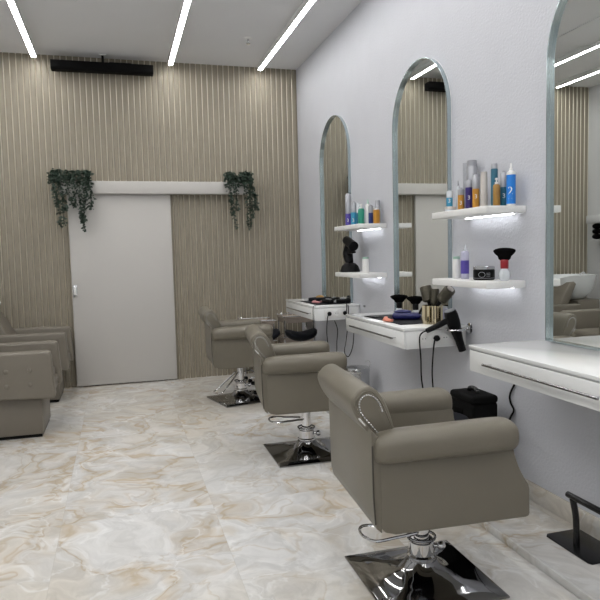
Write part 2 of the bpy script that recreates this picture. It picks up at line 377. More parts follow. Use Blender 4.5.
# ------------------------------------------------------------------ styling chairs
def styling_chair(loc, rz, label, base_rz=0., lever=(.2, .2), pedal=False, dz=0., off=(0, 0)):
    t = thing('styling_chair', label, 'chair', loc, rz, 'taupe styling chairs facing the mirrors')
    Z = dz
    side = [(-.305, .43), (-.297, .39), (-.272, .362), (-.235, .351), (.275, .357), (.286, .361), (.29, .371), (.288, .465)] + \
           sp2([(.284, .482), (.266, .510), (.249, .542), (.235, .578), (.226, .61), (.222, .645)], 4, False) + [(.19, .66), (-.305, .66)]
    for s in (-1, 1):
        a, b = sorted((s*.196, s*.288))
        sp = MB().prism(side, 'y', a, b, .009, 3).xf(Matrix.Translation((0, 0, Z))).build('side_panel', 'leather', t)
        a, b = sorted((s*.197, s*.24))
        MB().prism([(-.28, .40), (.255, .40), (.235, .50), (.205, .56), (.195, .66), (.18, .688), (-.28, .682)], 'y', a, b, .006).xf(Matrix.Translation((0, 0, Z))).build('inner_panel', 'leather', t)
        rs = []
        for x, sc, zc in [(-.312, .35, .664), (-.309, .62, .666), (-.300, .82, .668), (-.28, .94, .671), (-.24, 1., .674), (0, 1.03, .678), (.15, 1.05, .680), (.187, 1.04, .680), (.209, .97, .679), (.222, .82, .678), (.229, .55, .677), (.2305, .25, .677)]:
            ring = []
            for k in range(24):
                an = 2*PI*k/24; cy, cz = math.cos(an), math.sin(an)
                ring.append((x, s*.266+.070*sc*math.copysign(abs(cy)**.85, cy), Z+zc-.006+.057*sc*math.copysign(abs(cz)**.8, cz)))
            rs.append(ring)
        ar = MB().rings(rs).build('armrest', 'leather', t, ang=60)
        pts = [(x, s*(.289+.002), Z+.623+.004*math.sin(4*x)) for x in (-.29, -.2, -.1, 0, .1, .205)]
        MB().tube(spath(pts, 3), .0028, 6).build('seam', 'seam', ar)
    # back
    MB().prism([(-.316, .42), (-.306, .38), (-.286, .362), (-.285, .70), (-.322, .735)], 'y', -.29, .29, .007).xf(Matrix.Translation((0, 0, Z))).build('back_panel', 'leather', t)
    MB().tube([(-.312, -.292, Z+.40), (-.318, -.292, Z+.5), (-.320, -.292, Z+.68)], .003, 6).build('seam', 'seam', t)
    MB().prism([(-.29, .42), (-.29, .73), (-.235, .735), (-.205, .65), (-.178, .56), (-.165, .48), (-.17, .42)], 'y', -.2, .2, .01).xf(Matrix.Translation((0, 0, Z))).build('backrest', 'leather', t)
    roll = sp2([(-.380, .822), (-.366, .854), (-.341, .874), (-.312, .878), (-.283, .862), (-.258, .828), (-.236, .775), (-.220, .715), (-.218, .675), (-.27, .675), (-.318, .712), (-.358, .765)], 4)
    ro = MB().prism(roll, 'y', -.252, .252, .012, 3).xf(Matrix.Translation((0, 0, Z))).build('head_roll', 'leather', t, ang=50)
    for s in (-1, 1):
        sm = sp2([(-.365, .82), (-.353, .846), (-.335, .861), (-.312, .864), (-.291, .850), (-.269, .818), (-.249, .77), (-.235, .720), (-.280, .695), (-.315, .728), (-.346, .772)], 3)
        MB().tube([(p[0], s*.2525, Z+p[1]) for p in sm], .0028, 6, True).build('piping', 'leather', ro)
        bp = spath([(-.268, 0, .790), (-.277, 0, .815), (-.293, 0, .838), (-.317, 0, .851), (-.341, 0, .844), (-.352, 0, .820), (-.346, 0, .790), (-.326, 0, .762), (-.305, 0, .736), (-.285, 0, .713)], 3)
        mb = MB()
        for p in bp: mb.ball((p.x, s*.254, Z+p.z), .0036, 8)
        mb.build('rhinestone_trim', 'rhine', ro)
        if s < 0:
            MB().box((-.343, -.2535, Z+.757), (.007, .003, .036), .001, 1, Matrix.Rotation(-.72, 3, 'Y')).build('tag', 'rhine', ro)
    mb = MB()
    for z, x in ((.66, -.2), (.56, -.17)):
        for y in (-.1, 0, .1): mb.ball((x-.008, y, Z+z), .012, 10, (.5, 1, 1))
    mb.build('tuft_button', 'leather', t)
    # seat
    MB().bx(-.28, .272, -.19, .19, Z+.365, Z+.43, .01).build('seat_base', 'leather', t)
    MB().bx(-.2, .283, -.19, .19, Z+.425, Z+.505, .03, 4).build('seat', 'leather', t)
    R0 = Matrix.Translation((off[0], off[1], 0))
    MB().bx(-.13, .13, -.13, .13, Z+.345, Z+.37, .004).xf(R0).build('mounting_plate', 'black', t)
    # pump column
    R0 = Matrix.Translation((off[0], off[1], 0))
    MB().lathe([(.031, .10), (.031, Z+.355)], seg=24).xf(R0).build('piston', 'chrome', t)
    cl = MB().lathe([(.058, .082), (.060, .09), (.060, .102), (.052, .108), (.052, .158), (.047, .163), (.047, .168), (.032, .17)], seg=28).xf(R0).build('collar', 'chrome', t)
    MB().ball((.078, -.02, .135), .019, 12).cyl((.03, -.005, .135), (.085, -.022, .135), .008).xf(R0).build('locking_knob', 'chrome', cl)
    MB().tube([(.056*math.cos(a), .056*math.sin(a), .176) for a in [2*PI*i/24 for i in range(24)]], .006, 8, True).xf(R0).build('collar_ring', 'darkchrome', cl)
    R = Matrix.Translation((off[0], off[1], 0)) @ Matrix.Rotation(base_rz, 4, 'Z')
    rs = []
    for hsz, z, rd in [(.247, 0, .0), (.25, .003, 0), (.25, .009, 0), (.243, .013, .0), (.19, .019, .12), (.14, .03, .35), (.10, .046, .65), (.075, .066, .9), (.062, .086, 1.)]:
        ring = []
        for k in range(40):
            a = 2*PI*k/40; c_, s_ = math.cos(a), math.sin(a); sq = 1/max(abs(c_), abs(s_))
            r = hsz*((1-rd)*sq+rd*1.0)
            ring.append((r*c_, r*s_, z))
        rs.append(ring)
    MB().rings(rs).xf(R).build('base_plate', 'darkchrome', t, ang=25)
    za, zb = lever
    lv = spath([(-.03, .035, za), (-.13, .085, (za*.4+zb*.6)), (-.205, .115, zb), (-.238, .085, zb-.004), (-.240, .02, zb-.004), (-.212, -.035, zb), (-.13, -.03, (za*.4+zb*.6)), (-.03, -.02, za)], 5)
    MB().tube(lv, .0065, 8).xf(R).build('pump_lever', 'chrome', t)
    if pedal:
        p = MB().tube([(.03, .02, .25), (.12, .02, .26), (.2, .02, .20), (.13, .0, .14)], .007, 8).xf(R).build('release_lever', 'chrome', t)
        MB().ball((.125, 0, .135), .024, 10, (1, 1, .8)).xf(R).build('knob', 'black', p)
    return t
styling_chair((-.873, 2.226, 0), math.radians(-4), 'nearest taupe leatherette styling chair in the foreground, on a square chrome base', math.radians(3), off=(-.005, .035))
styling_chair((-.838, 4.04, 0), math.radians(-7), 'middle taupe styling chair, between the foreground chair and the far one', math.radians(6), (.235, .235), dz=-.022, off=(-.005, -.06))
styling_chair((-.942, 5.70, 0), math.radians(-2), 'farthest taupe styling chair, in front of the slatted wall', math.radians(15), (.26, .09), True, dz=-.008, off=(-.03, .0))

# ------------------------------------------------------------------ hair wash units (left)
def wash_unit(loc, label):
    t = thing('wash_chair', label, 'wash chair', loc, 0, 'greige wash chairs along the left wall')
    for s in (-1, 1):
        a, b = sorted((s*.23, s*.345))
        arm = MB().prism([(-.02, .665), (.004, .655), (.012, .63), (.03, .335), (.022, .31), (0, .305), (-.70, .335), (-.74, .37), (-.72, .66), (-.70, .667)], 'y', a, b, .018, 3).build('armrest', 'leather2', t)
        if s < 0:
            for x in (-.14, -.30):
                for z in (.42, .53): MB().ball((x, s*.346, z), .019, 12, (1, .4, 1)).build('tuft_button', 'leather2', arm)
    MB().bx(-.60, .0, -.228, .228, .30, .40, .01).build('seat_base', 'leather2', t)
    MB().bx(-.58, -.012, -.226, .226, .385, .475, .035, 4).build('seat', 'leather2', t)
    MB().prism([(-.50, .46), (-.42, .48), (-.56, .76), (-.66, .92), (-.72, .93), (-.75, .90), (-.66, .70)], 'y', -.227, .227, .02, 3).build('backrest', 'leather2', t)
    MB().bx(-.86, -.075, -.265, .265, .025, .31, .006).build('plinth', 'leather2', t)
    MB().bx(-.85, -.085, -.255, .255, 0, .027).build('skid', 'black', t)
    MB().bx(-1.12, -.80, -.2, .2, .025, .70, .02).build('pedestal', 'leather2', t)
    # bowl: open ceramic basin with neck dip
    def bring(rx, ry, z, dip):
        out = []
        for k in range(36):
            a = 2*PI*k/36; x, y = rx*math.cos(a), ry*math.sin(a)
            zz = z-dip*max(0, math.cos(a))**6
            out.append((-.87+x, y, zz))
        return out
    MB().rings([bring(.10, .10, .70, 0), bring(.16, .15, .72, 0), bring(.225, .21, .80, 0), bring(.262, .245, .90, .0), bring(.285, .265, .985, .05), bring(.288, .268, 1.0, .06), bring(.275, .255, 1.0, .06), bring(.25, .235, .93, .02), bring(.19, .18, .82, 0), bring(.06, .06, .775, 0)]).build('basin', 'ceramic', t, ang=60)
    tp = MB().tube(spath([(-1.15, .1, .92), (-1.15, .1, .99), (-1.12, .1, 1.02), (-1.07, .1, 1.0)], 4), .012, 8).cyl((-1.15, .1, .0), (-1.15, .1, .93), .014).build('tap', 'chrome', t)
wash_unit((-2.553, 5.31, 0), 'nearer greige wash chair at the left picture edge, buttons on its armrest')
wash_unit((-2.535, 6.50, 0), 'farther greige wash chair at the left, next to the white sliding door')

# shelf and dark towels on the left wall (seen in the near mirror)
t = thing('wall_box', 'small grey-white box shelf on the left wall, seen only in the near mirror', 'shelf', (XL, 6.55, 1.64))
MB().bx(0.001, .16, -.22, .22, 0, .1, .006).build('body', 'plain_wall', t)
MB().bx(.161, .165, -.20, .20, .012, .088, .002).build('front', 'plain_wall', t)
MB().bx(.001, .15, -.05, .19, -.225, -.21, .003).build('ledge', 'plain_wall', t)
mb = MB()
for k in range(3):
    for j in range(2): mb.ball((.08, -.05+.1*j, -.035-.066*k), .045, 12, (1.3, 1.25, .8))
tag(mb.build('towel_bundle', 'bristle', loc=(XL, 6.62, 1.637)), 'black rolled towel stack below the box shelf, seen in the near mirror', 'towels')

# ------------------------------------------------------------------ trailing plants on the pelmet
def plant(x0, x1, y, ztop, strands, label, seed):
    rr = random.Random(seed)
    t = thing('trailing_plant', label, 'plant', ((x0+x1)/2, y, 2.142), 0, 'dark trailing plants on the pelmet ends')
    hw = (x1-x0)/2
    MB().lathe([(.038, 0), (.05, .055), (.053, .06), (.046, .06), (.043, .045)], seg=20).build('pot', 'black', t)
    lf = bmesh.new(); st = MB()
    def leaf(p, d, L):
        d = Vector(d).normalized(); u = Vector((rr.uniform(-1, 1), rr.uniform(-1, .2), rr.uniform(-1, 1)))
        s = d.cross(u)
        if s.length < 1e-3: return
        s.normalize(); nrm = s.cross(d).normalized()
        W = L*.36
        pts = [p, p+d*L*.35+s*W+nrm*L*.06, p+d*L*.72+s*W*.7, p+d*L-nrm*L*.1, p+d*L*.72-s*W*.7, p+d*L*.35-s*W+nrm*L*.06, p+d*L*.4]
        v = [lf.verts.new(q) for q in pts]
        for a, b, c in ((0, 1, 6), (1, 2, 6), (2, 3, 6), (3, 4, 6), (4, 5, 6), (5, 0, 6)): lf.faces.new((v[a], v[b], v[c]))
    zt = ztop-2.142
    bumps = [(rr.uniform(-hw, hw), rr.uniform(.35, 1.)) for _ in range(7)]
    for k in range(330):   # crown
        p = Vector((rr.uniform(-hw, hw)*.93, rr.uniform(-.12, .035), 0))
        f = max(hh*math.exp(-((p.x-bx_)/(.30*hw))**2) for bx_, hh in bumps)*(1-(abs(p.x)/hw)**4)
        p.z = -.06+rr.random()**.8*(zt*.9+.05)*max(.3, f)
        if p.y > -.075 and p.z < .012: p.z = .012+rr.random()*.06
        leaf(p, (rr.uniform(-1, 1), rr.uniform(-1, .3), rr.uniform(-.7, .9)), rr.uniform(.022, .042))
    for (xa, xb, zend, dens) in strands:
        a = xa-(x0+x1)/2; b = xb-(x0+x1)/2
        P = spath([(a*.5, 0, .07), (a*.9, -.07, .10), (a, -.125, .02), ((a+b)/2+rr.uniform(-.02, .02), -.125, (zend-2.142)*.5), (b, -.115, zend-2.142)], 14)
        st.tube(P, .0022, 5)
        for i in range(14, len(P)):
            q = P[i]; fr = i/len(P)
            for _ in range(dens):
                leaf(q+Vector((rr.gauss(0, .016*(1.2-fr*.8)), rr.uniform(-.02, .008), rr.uniform(-.01, .01))), (rr.uniform(-1, 1), rr.uniform(-.9, .2), rr.uniform(-1, .1)), rr.uniform(.02, .036))
    me = bpy.data.meshes.new('foliage'); lf.to_mesh(me); lf.free(); me.materials.append(M['leaf'])
    o = bpy.data.objects.new('foliage', me); COL.objects.link(o); o.parent = t
    st.build('stem', 'stem', t)
plant(-2.665, -2.235, YB-.075, 2.275, [(-2.60, -2.56, 1.68, 3), (-2.55, -2.53, 1.70, 3), (-2.57, -2.50, 1.84, 3), (-2.48, -2.44, 1.90, 3), (-2.42, -2.41, 1.88, 3), (-2.36, -2.36, 1.79, 4), (-2.30, -2.33, 1.64, 4), (-2.28, -2.36, 1.72, 4), (-2.28, -2.27, 1.86, 3), (-2.62, -2.58, 1.88, 3)],
      'dark trailing plant on the left end of the white pelmet above the door', 11)
plant(-.875, -.595, YB-.075, 2.275, [(-.84, -.775, 1.64, 3), (-.83, -.80, 1.78, 3), (-.80, -.765, 1.84, 3), (-.68, -.65, 1.66, 3), (-.65, -.62, 1.64, 3), (-.62, -.585, 1.76, 3), (-.60, -.56, 1.84, 3), (-.605, -.53, 1.84, 3)],
      'dark trailing plant on the right end of the white pelmet, over the slats', 23)

# ------------------------------------------------------------------ bottles and jars
FACE = math.radians(238)   # side of a shelf item turned to the room
def bottle(x, y, z, r, h, kind, body, cap, label, mark=None, group='hair products on the upper near shelf', ang=FACE, cath='bottle', capfrac=.3):
    t = thing('bottle', label, cath, (x, y, z), 0, group)
    if kind == 'pump':
        MB().lathe([(r*.92, 0), (r, .004), (r, h*.70), (r*.85, h*.76), (r*.42, h*.79)], seg=20).build('body', body, t)
        MB().lathe([(r*.46, h*.785), (r*.46, h*.85), (r*.2, h*.86), (r*.2, h*.93), (r*.36, h*.94), (r*.30, h)], seg=14).cyl((0, 0, h*.965), (-r*.7, -r*.4, h*.955), r*.12, None, 8).build('pump', cap, t)
    elif kind == 'spray':
        MB().lathe([(r*.94, 0), (r, .004), (r, h*.76), (r*.9, h*.8), (r*.4, h*.83)], seg=20).build('body', body, t)
        MB().lathe([(r*.45, h*.82), (r*.45, h*.88), (r*.25, h*.89), (r*.22, h)], seg=14).build('spray_cap', cap, t)
    elif kind == 'tube':   # tube standing on its cap, crimped flat at the top
        hc = h*.12; rs = []
        for f, a, b in [(0, 1, 1), (.35, 1.02, .95), (.7, 1.08, .55), (.95, 1.12, .12), (1, 1.12, .1)]:
            rs.append([(r*a*math.cos(2*PI*k/20)*math.cos(ang+PI/2)-r*b*math.sin(2*PI*k/20)*math.sin(ang+PI/2), r*a*math.cos(2*PI*k/20)*math.sin(ang+PI/2)+r*b*math.sin(2*PI*k/20)*math.cos(ang+PI/2), hc+(h-hc)*f) for k in range(20)])
        MB().rings(rs).build('body', body, t)
        MB().lathe([(r*.9, 0), (r*.92, hc)], seg=20).build('cap', cap, t)
    elif kind == 'twotone':   # coloured lower body, grey upper
        hb = h*(1-capfrac)
        MB().lathe([(r*.94, 0), (r, .004), (r, hb)], seg=20).build('body', body, t)
        MB().lathe([(r*.995, hb), (r*.99, h*.93), (r*.8, h*.96), (r*.45, h*.97), (r*.45, h)], seg=20).build('cap', cap, t)
    elif kind == 'plain':
        MB().lathe([(r*.94, 0), (r, .004), (r, h*.86), (r*.92, h*.88)], seg=20).build('body', body, t)
        MB().lathe([(r*.9, h*.875), (r*.9, h*.99), (r*.8, h)], seg=20).build('cap', cap, t)
    if mark:
        s, size, zf = mark
        text_mesh(s, size, 'print', 'printed_mark', t, r*1.02, h*zf, ang)
    return t
S1 = 1.5665
X0 = -.12
G1 = 'hair products on the upper near shelf'
# front row, left to right in the photo
t = thing('jar', 'low clear jar with pale lid under the small aqua bottle at the left end', 'jar', (-.135, 3.305, S1), 0, G1)
MB().lathe([(.030, 0), (.032, .004), (.032, .020)], seg=24).build('body', 'clear', t); MB().lathe([(.033, .0202), (.033, .032), (.029, .034)], seg=24).build('lid', 'beige', t)
bottle(-.135, 3.312, S1+.0342, .0185, .095, 'twotone', 'aqua', 'clear', 'small aqua bottle with clear top standing on the low clear jar', ('3', .03, .35), G1, capfrac=.45)
bottle(-.085, 3.30, S1, .012, .185, 'spray', 'clear', 'greycap', 'slim clear spray bottle with grey nozzle beside the small aqua bottle', None, G1)
bottle(-.10, 3.243, S1, .0185, .137, 'twotone', 'orange', 'greycap', 'orange bottle with grey top left of the violet one on the upper shelf', ('3', .032, .36), G1, capfrac=.30)
bottle(-.035, 3.29, S1, .0185, .288, 'tube', 'greycap', 'greycap', 'tall slim grey tube standing at the back behind the orange bottle', None, G1)
bottle(-.10, 3.157, S1, .0195, .178, 'twotone', 'purple', 'greycap', 'violet bottle with grey top between the two orange bottles', ('3', .032, .40), G1, capfrac=.27)
bottle(-.045, 3.215, S1, .0305, .292, 'plain', 'greycap', 'greycap', 'tall wide grey bottle at the back behind the violet bottle', None, G1)
bottle(-.10, 3.085, S1, .019, .198, 'twotone', 'orange', 'greycap', 'orange bottle with flip grey top right of the violet one', ('3', .032, .36), G1, capfrac=.42)
bottle(-.10, 3.005, S1, .0185, .198, 'plain', 'beige', 'beige', 'pale beige cylinder bottle between the orange and the dark teal bottles', None, G1)
bottle(-.07, 2.953, S1, .0185, .236, 'plain', 'teal', 'greycap', 'dark teal bottle with tall grey cap, right of the beige cylinder', ('3', .036, .36), G1)
bottle(-.10, 2.888, S1, .0185, .152, 'pump', 'brown', 'whitem', 'small amber bottle with white pump, before the teal bottles', None, G1)
bottle(-.055, 2.89, S1, .0185, .188, 'twotone', 'teal', 'greycap', 'teal bottle with folded grey top, left of the bright blue bottle', ('3', .034, .3), G1, capfrac=.45)
t = bottle(-.065, 2.812, S1, .0225, .217, 'spray', 'whitem', 'whitem', 'bright blue bottle with white spray top at the right end of the shelf', None, G1)
MB().lathe([(.0231, .010), (.0231, .158)], seg=20).build('sleeve', 'blue', t)
text_mesh('2', .055, 'print', 'printed_mark', t, .0236, .075, FACE-.2); text_mesh('_', .035, 'print', 'printed_line', t, .0236, .050, FACE-.2)
# lower near shelf
S2 = 1.1805; G2 = 'hair products on the lower near shelf'
bottle(-.13, 3.246, S2, .0215, .128, 'plain', 'whitem', 'mint', 'white bottle with mint green cap at the left end of the lower shelf', None, G2)
t = bottle(-.12, 3.170, S2, .0235, .193, 'spray', 'clearp', 'clear', 'lilac clear spray bottle left of the black jar', None, G2)
MB().lathe([(.0241, .03), (.0241, .105)], seg=20).build('sleeve', 'violet', t)
t = thing('jar', 'round black jar with silver rim lid on the lower near shelf', 'jar', (-.115, 2.985, S2), 0, G2)
jb = MB().lathe([(.053, 0), (.057, .006), (.057, .054), (.052, .058)], seg=32).build('body', 'black', t)
MB().lathe([(.057, .0582), (.057, .071), (.052, .075)], seg=32).build('lid', 'steel', t)
MB().lathe([(.0575, .010), (.0575, .012)], seg=32).build('printed_line', 'greycap', jb)
ee = [(.0582*math.cos(FACE-.20+.30*math.cos(a)), .0582*math.sin(FACE-.20+.30*math.cos(a)), .03+.014*math.sin(a)) for a in [2*PI*i/20 for i in range(20)]]
MB().tube(ee, .0011, 5, True).build('printed_emblem', 'greycap', jb)
for zz in (.022, .030, .038):
    MB().tube([(.0582*math.cos(FACE+.40+q), .0582*math.sin(FACE+.40+q), zz) for q in (-.18, -.09, 0, .09, .18)], .001, 5).build('printed_line', 'greycap', jb)
def neck_brush(loc, h, w, handle, collar, label, group, tilt=0., yaw=0.):
    t = thing('neck_brush', label, 'brush', loc, yaw, group)
    R = Matrix.Rotation(tilt, 4, 'X')
    MB().lathe([(.018, 0), (.026, .006), (.030, h*.16), (.028, h*.26), (.018, h*.36), (.016, h*.38)], seg=20).xf(R).build('handle', handle, t)
    MB().lathe([(.0185, h*.37), (.0205, h*.385), (.0205, h*.62), (.019, h*.64)], seg=20).xf(R).build('collar', collar, t)
    rs = []
    for f, hw in [(.60, .017), (.66, .030), (.74, .6*w), (.82, .86*w), (.89, w), (.93, .97*w), (.965, .80*w), (.99, .5*w), (1.0, .15*w)]:
        rs.append([(.36*hw*math.sin(2*PI*k/24)+.006*math.sin(2*PI*k/24), hw*math.cos(2*PI*k/24), h*f) for k in range(24)])
    MB().rings(rs).xf(R).build('bristles', 'bristle', t, ang=60)
    return t
neck_brush((-.10, 2.818, S2), .172, .056, 'clear', 'red', 'fan-shaped black neck brush with red collar on the lower near shelf', 'neck brushes', 0., math.radians(56))
# far upper shelf
G3 = 'hair products on the upper far shelf'
bottle(-.12, 5.033, S1, .026, .284, 'twotone', 'violet', 'greycap', 'violet bottle with very tall grey top, left end of the far shelf', ('3', .04, .18), G3, capfrac=.62)
bottle(-.12, 4.905, S1, .025, .20, 'twotone', 'aqua', 'greycap', 'aqua blue bottle with grey top, second on the far shelf', ('3', .04, .22), G3, capfrac=.45)
bottle(-.10, 4.845, S1, .018, .185, 'twotone', 'teal', 'clear', 'slim teal bottle with clear top, between aqua and sea-green bottles', None, G3, capfrac=.45)
bottle(-.13, 4.715, S1, .026, .165, 'pump', 'green', 'whitem', 'sea-green bottle with white pump in the middle of the far shelf', None, G3)
bottle(-.08, 4.695, S1, .019, .20, 'spray', 'whitem', 'mint', 'white bottle with mint green spray top on the far shelf', None, G3)
bottle(-.09, 4.61, S1, .020, .15, 'twotone', 'navy', 'greycap', 'navy bottle with grey top left of the amber one on the far shelf', None, G3, capfrac=.42)
bottle(-.075, 4.535, S1, .026, .120, 'plain', 'orange', 'clear', 'amber bottle with clear cap at the right end of the far shelf', None, G3)
bottle(-.035, 4.60, S1, .021, .185, 'plain', 'greycap', 'greycap', 'tall grey bottle at the back right end of the far shelf', None, G3)
# far lower shelf
bottle(-.13, 4.64, S2, .027, .126, 'plain', 'whitem', 'mint', 'white bottle with mint cap beside the black dryer on the far shelf', None, 'hair products on the lower far shelf')
t = thing('hair_dryer', 'black hair dryer standing upright on the lower far shelf', 'hair dryer', (X0-.01, 4.99, S2))
MB().lathe([(.085, 0), (.088, .006), (.07, .05), (.045, .075), (.03, .078)], seg=24).build('diffuser', 'black', t)
MB().tube(spath([(0, 0, .07), (0, .035, .12), (0, .05, .17), (0, .03, .22)], 6), [.03+.012*math.sin(i/18*PI) for i in range(19)], 16).build('handle', 'black', t)
MB().cyl((0, .075, .272), (0, -.095, .215), .036, .042, 20).build('barrel', 'black', t)
MB().prism([(.02, .15), (-.1, .16), (-.105, .17), (-.03, .20), (.03, .2)], 'x', -.018, .018, .005).build('bracket', 'black', t)

# ------------------------------------------------------------------ mid desk items
DT = DZ+.0005
tag(MB().bx(-.36, -.055, 3.52, 4.12, 0, .004, .0015).build('desk_mat', 'blacksoft', loc=(0, 0, DT)), 'black rubber mat on the middle desk under the tools', 'mat')
for k, (x, y, yaw) in enumerate([(-.148, 3.99, 1.13), (-.092, 3.85, 1.05)]):
    neck_brush((x+.0, y, DT+.0043 if k == 0 else DT), .15, .062, 'clear', 'black', ['black fan neck brush on the left, behind the tool pouch on the middle desk', 'black fan neck brush on the right, beside the gold pot on the middle desk'][k], 'neck brushes', 0., yaw)
t = thing('tool_pouch', 'dark blue pouch lying on the black mat of the middle desk', 'pouch', (-.205, 3.77, DT+.0043), math.radians(-28))
MB().bx(-.09, .10, -.042, .042, 0, .045, .02, 3).build('body', 'royal', t)
MB().ball((-.02, 0, .05), .03, 12, (2.0, 1.0, .5)).build('flap', 'royal', t)
MB().tube(spath([(.09, -.03, .04), (.11, -.03, .075), (.11, .03, .075), (.09, .03, .04)], 5), .008, 8).build('strap', 'black', t)
t = thing('hair_clip_pile', 'coral hair clips lying at the left of the blue pouch', 'hair clips', (-.355, 3.74, DT+.0043))
for k in range(3):
    MB().box((.012*k-.01, -.04+.045*k, .009+.002*k), (.022, .085, .016), .005, 2, Matrix.Rotation(.3-.4*k, 3, 'Z')).build('clip', 'coral', t)
t = thing('comb', 'black comb lying on the front corner of the middle desk mat', 'comb', (-.33, 3.96, DT+.0043), math.radians(20))
MB().bx(-.012, .012, -.09, .09, 0, .005, .001).build('spine', 'black', t)
mb = MB()
for k in range(30): mb.bx(.012, .034, -.087+k*.006, -.084+k*.006, .001, .004)
mb.build('teeth', 'black', t)
# gold pot with round brushes
px, py = -.150, 3.505
t = thing('brush_pot', 'fluted gold pot holding the round brushes on the middle desk', 'pot', (px, py, DT))
rs = []
for z, sc in [(0, 1), (.115, 1.0), (.1151, .93), (.012, .93)]:
    rs.append([((.064 if k % 2 == 0 else .0575)*sc*math.cos(2*PI*k/44), (.064 if k % 2 == 0 else .0575)*sc*math.sin(2*PI*k/44), z) for k in range(44)])
MB().rings(rs).build('body', 'gold', t, ang=15)
def round_brush(p0, p1, r, label, L=.1):
    p0, p1 = Vector(p0), Vector(p1); d = (p1-p0); q = d.to_track_quat('Z', 'Y').to_matrix(); n_ = d.length
    t = thing('round_brush', label, 'hair brush', p0, 0, 'round brushes in the gold pot')
    MB().lathe([(.008, 0), (.011, .01), (.012, n_-L-.01), (.014, n_-L)], (0, 0, 0), 14, q).build('handle', 'black', t)
    b = MB().lathe([(r*.7, n_-L), (r, n_-L+.008), (r, n_-.006), (r*.9, n_)], (0, 0, 0), 24, q).build('barrel', 'goldbrush', t)
    MB().lathe([(r*.62, n_), (r*.6, n_+.004), (r*.25, n_+.006)], (0, 0, 0), 18, q).build('end_cap', 'beige', t)
round_brush((px+.014, py+.008, DT+.014), (px-.012, py+.068, DT+.230), .037, 'thick bronze round brush standing upright at the left of the gold pot')
round_brush((px+.010, py-.005, DT+.014), (px+.018, py-.004, DT+.218), .026, 'thin bronze round brush in the middle of the gold pot')
round_brush((px-.028, py+.044, DT+.014), (px+.044, py-.146, DT+.222), .036, 'bronze round brush leaning right out of the gold pot')
bottle(-.045, 3.545, DT, .024, .10, 'plain', 'clearp', 'clear', 'clear lilac bottle behind the gold pot on the middle desk', None, 'bottles on the desks')

# hair dryer in ring holder at mid desk end
hy = 3.315
t = thing('dryer_holder', 'chrome ring holder on the wall at the end of the middle desk', 'holder', (0, hy, .872))
MB().lathe([(.033, 0), (.033, .005), (.028, .008)], (-.001, 0, 0), 20, Matrix.Rotation(-PI/2, 3, 'Y')).build('wall_plate', 'chrome', t)
MB().tube([(-.006, 0, 0), (-.045, 0, 0)], .006, 8).tube([(-.105+.058*math.cos(a), .058*math.sin(a), 0) for a in [2*PI*i/28 for i in range(28)]], .006, 8, True).build('ring', 'chrome', t)
t = thing('hair_dryer', 'black hair dryer hanging nose down in the chrome ring by the middle desk', 'hair dryer', (-.098, hy, .872))
brl = MB().lathe([(.018, -.142), (.023, -.14), (.025, -.07), (.030, -.03), (.037, .012), (.041, .05), (.041, .09), (.036, .115), (.028, .12)], (0, 0, 0), 24, Matrix.Rotation(math.radians(-19), 3, 'Y')).build('barrel', 'black', t)
MB().lathe([(.030, .119), (.030, .124), (.012, .126)], (0, 0, 0), 20, Matrix.Rotation(math.radians(-19), 3, 'Y')).build('intake_grille', 'greycap', brl)
MB().tube(spath([(-.03, 0, .062), (-.08, -.004, .045), (-.14, -.006, .022), (-.195, -.006, .002)], 5), [.021-.006*i/15 for i in range(16)], 14).build('handle', 'black', t)
MB().box((-.043, -.03, .07), (.004, .004, .03), .001).build('badge', 'red', t)
MB().tube(spath([(-.19, -.006, .003), (-.225, -.01, -.006), (-.245, -.012, -.04), (-.238, -.012, -.16), (-.235, -.012, -.28), (-.215, -.012, -.40), (-.19, 0, -.50), (-.165, .02, -.56), (-.145, .03, -.50), (-.132, .04, -.38), (-.14, .035, -.26), (-.132, .035, -.14), (-.13, .02, -.065), (-.117, .03, -.052)], 6), .0045, 7).build('cord', 'black', t)
MB().lathe([(.017, 0), (.019, .012), (.012, .03), (.006, .034)], (-.115, .029, -.05), 14, Matrix.Rotation(PI/2, 3, 'X')).build('plug', 'black', t)

# ------------------------------------------------------------------ far desk items
tag(MB().bx(-.37, -.05, 5.20, 5.72, 0, .004, .0015).build('desk_mat', 'blacksoft', loc=(0, 0, DT)), 'black rubber mat on the farthest desk', 'mat')
t = thing('tool_pouch', 'black zipped pouch at the back of the farthest desk mat', 'pouch', (-.20, 5.62, DT+.0043), .3)
MB().bx(-.10, .10, -.06, .06, 0, .034, .014, 3).build('body', 'blacksoft', t); MB().ball((0, 0, .036), .03, 12, (1.5, 1, .6)).build('flap', 'brown', t)
t = thing('hair_clip_pile', 'pink hair clips on the front of the farthest desk mat', 'hair clips', (-.32, 5.42, DT+.0043))
for k in range(3): MB().box((.01*k, -.05+.05*k, .009), (.026, .09, .016), .005, 2, Matrix.Rotation(.5-.4*k, 3, 'Z')).build('clip', 'pink', t)
def clipper(x, y, yaw, label):
    t = thing('hair_clipper', label, 'clipper', (x, y, DT+.0043), yaw, 'clippers on the farthest desk')
    MB().bx(-.02, .02, -.075, .06, 0, .036, .012, 3).build('body', 'black', t)
    MB().prism([(.058, .006), (.088, .012), (.088, .018), (.058, .03)], 'x', -.02, .02).build('blade', 'steel', t)
    MB().box((-.0, .0, .04), (.012, .04, .008), .003).build('switch', 'greycap', t)
clipper(-.10, 5.27, 1.2, 'black hair clipper nearest the wall on the farthest desk')
clipper(-.235, 5.30, .3, 'black hair clipper in the middle of the farthest desk')
clipper(-.11, 5.47, 2.2, 'black hair clipper behind the other two on the farthest desk')
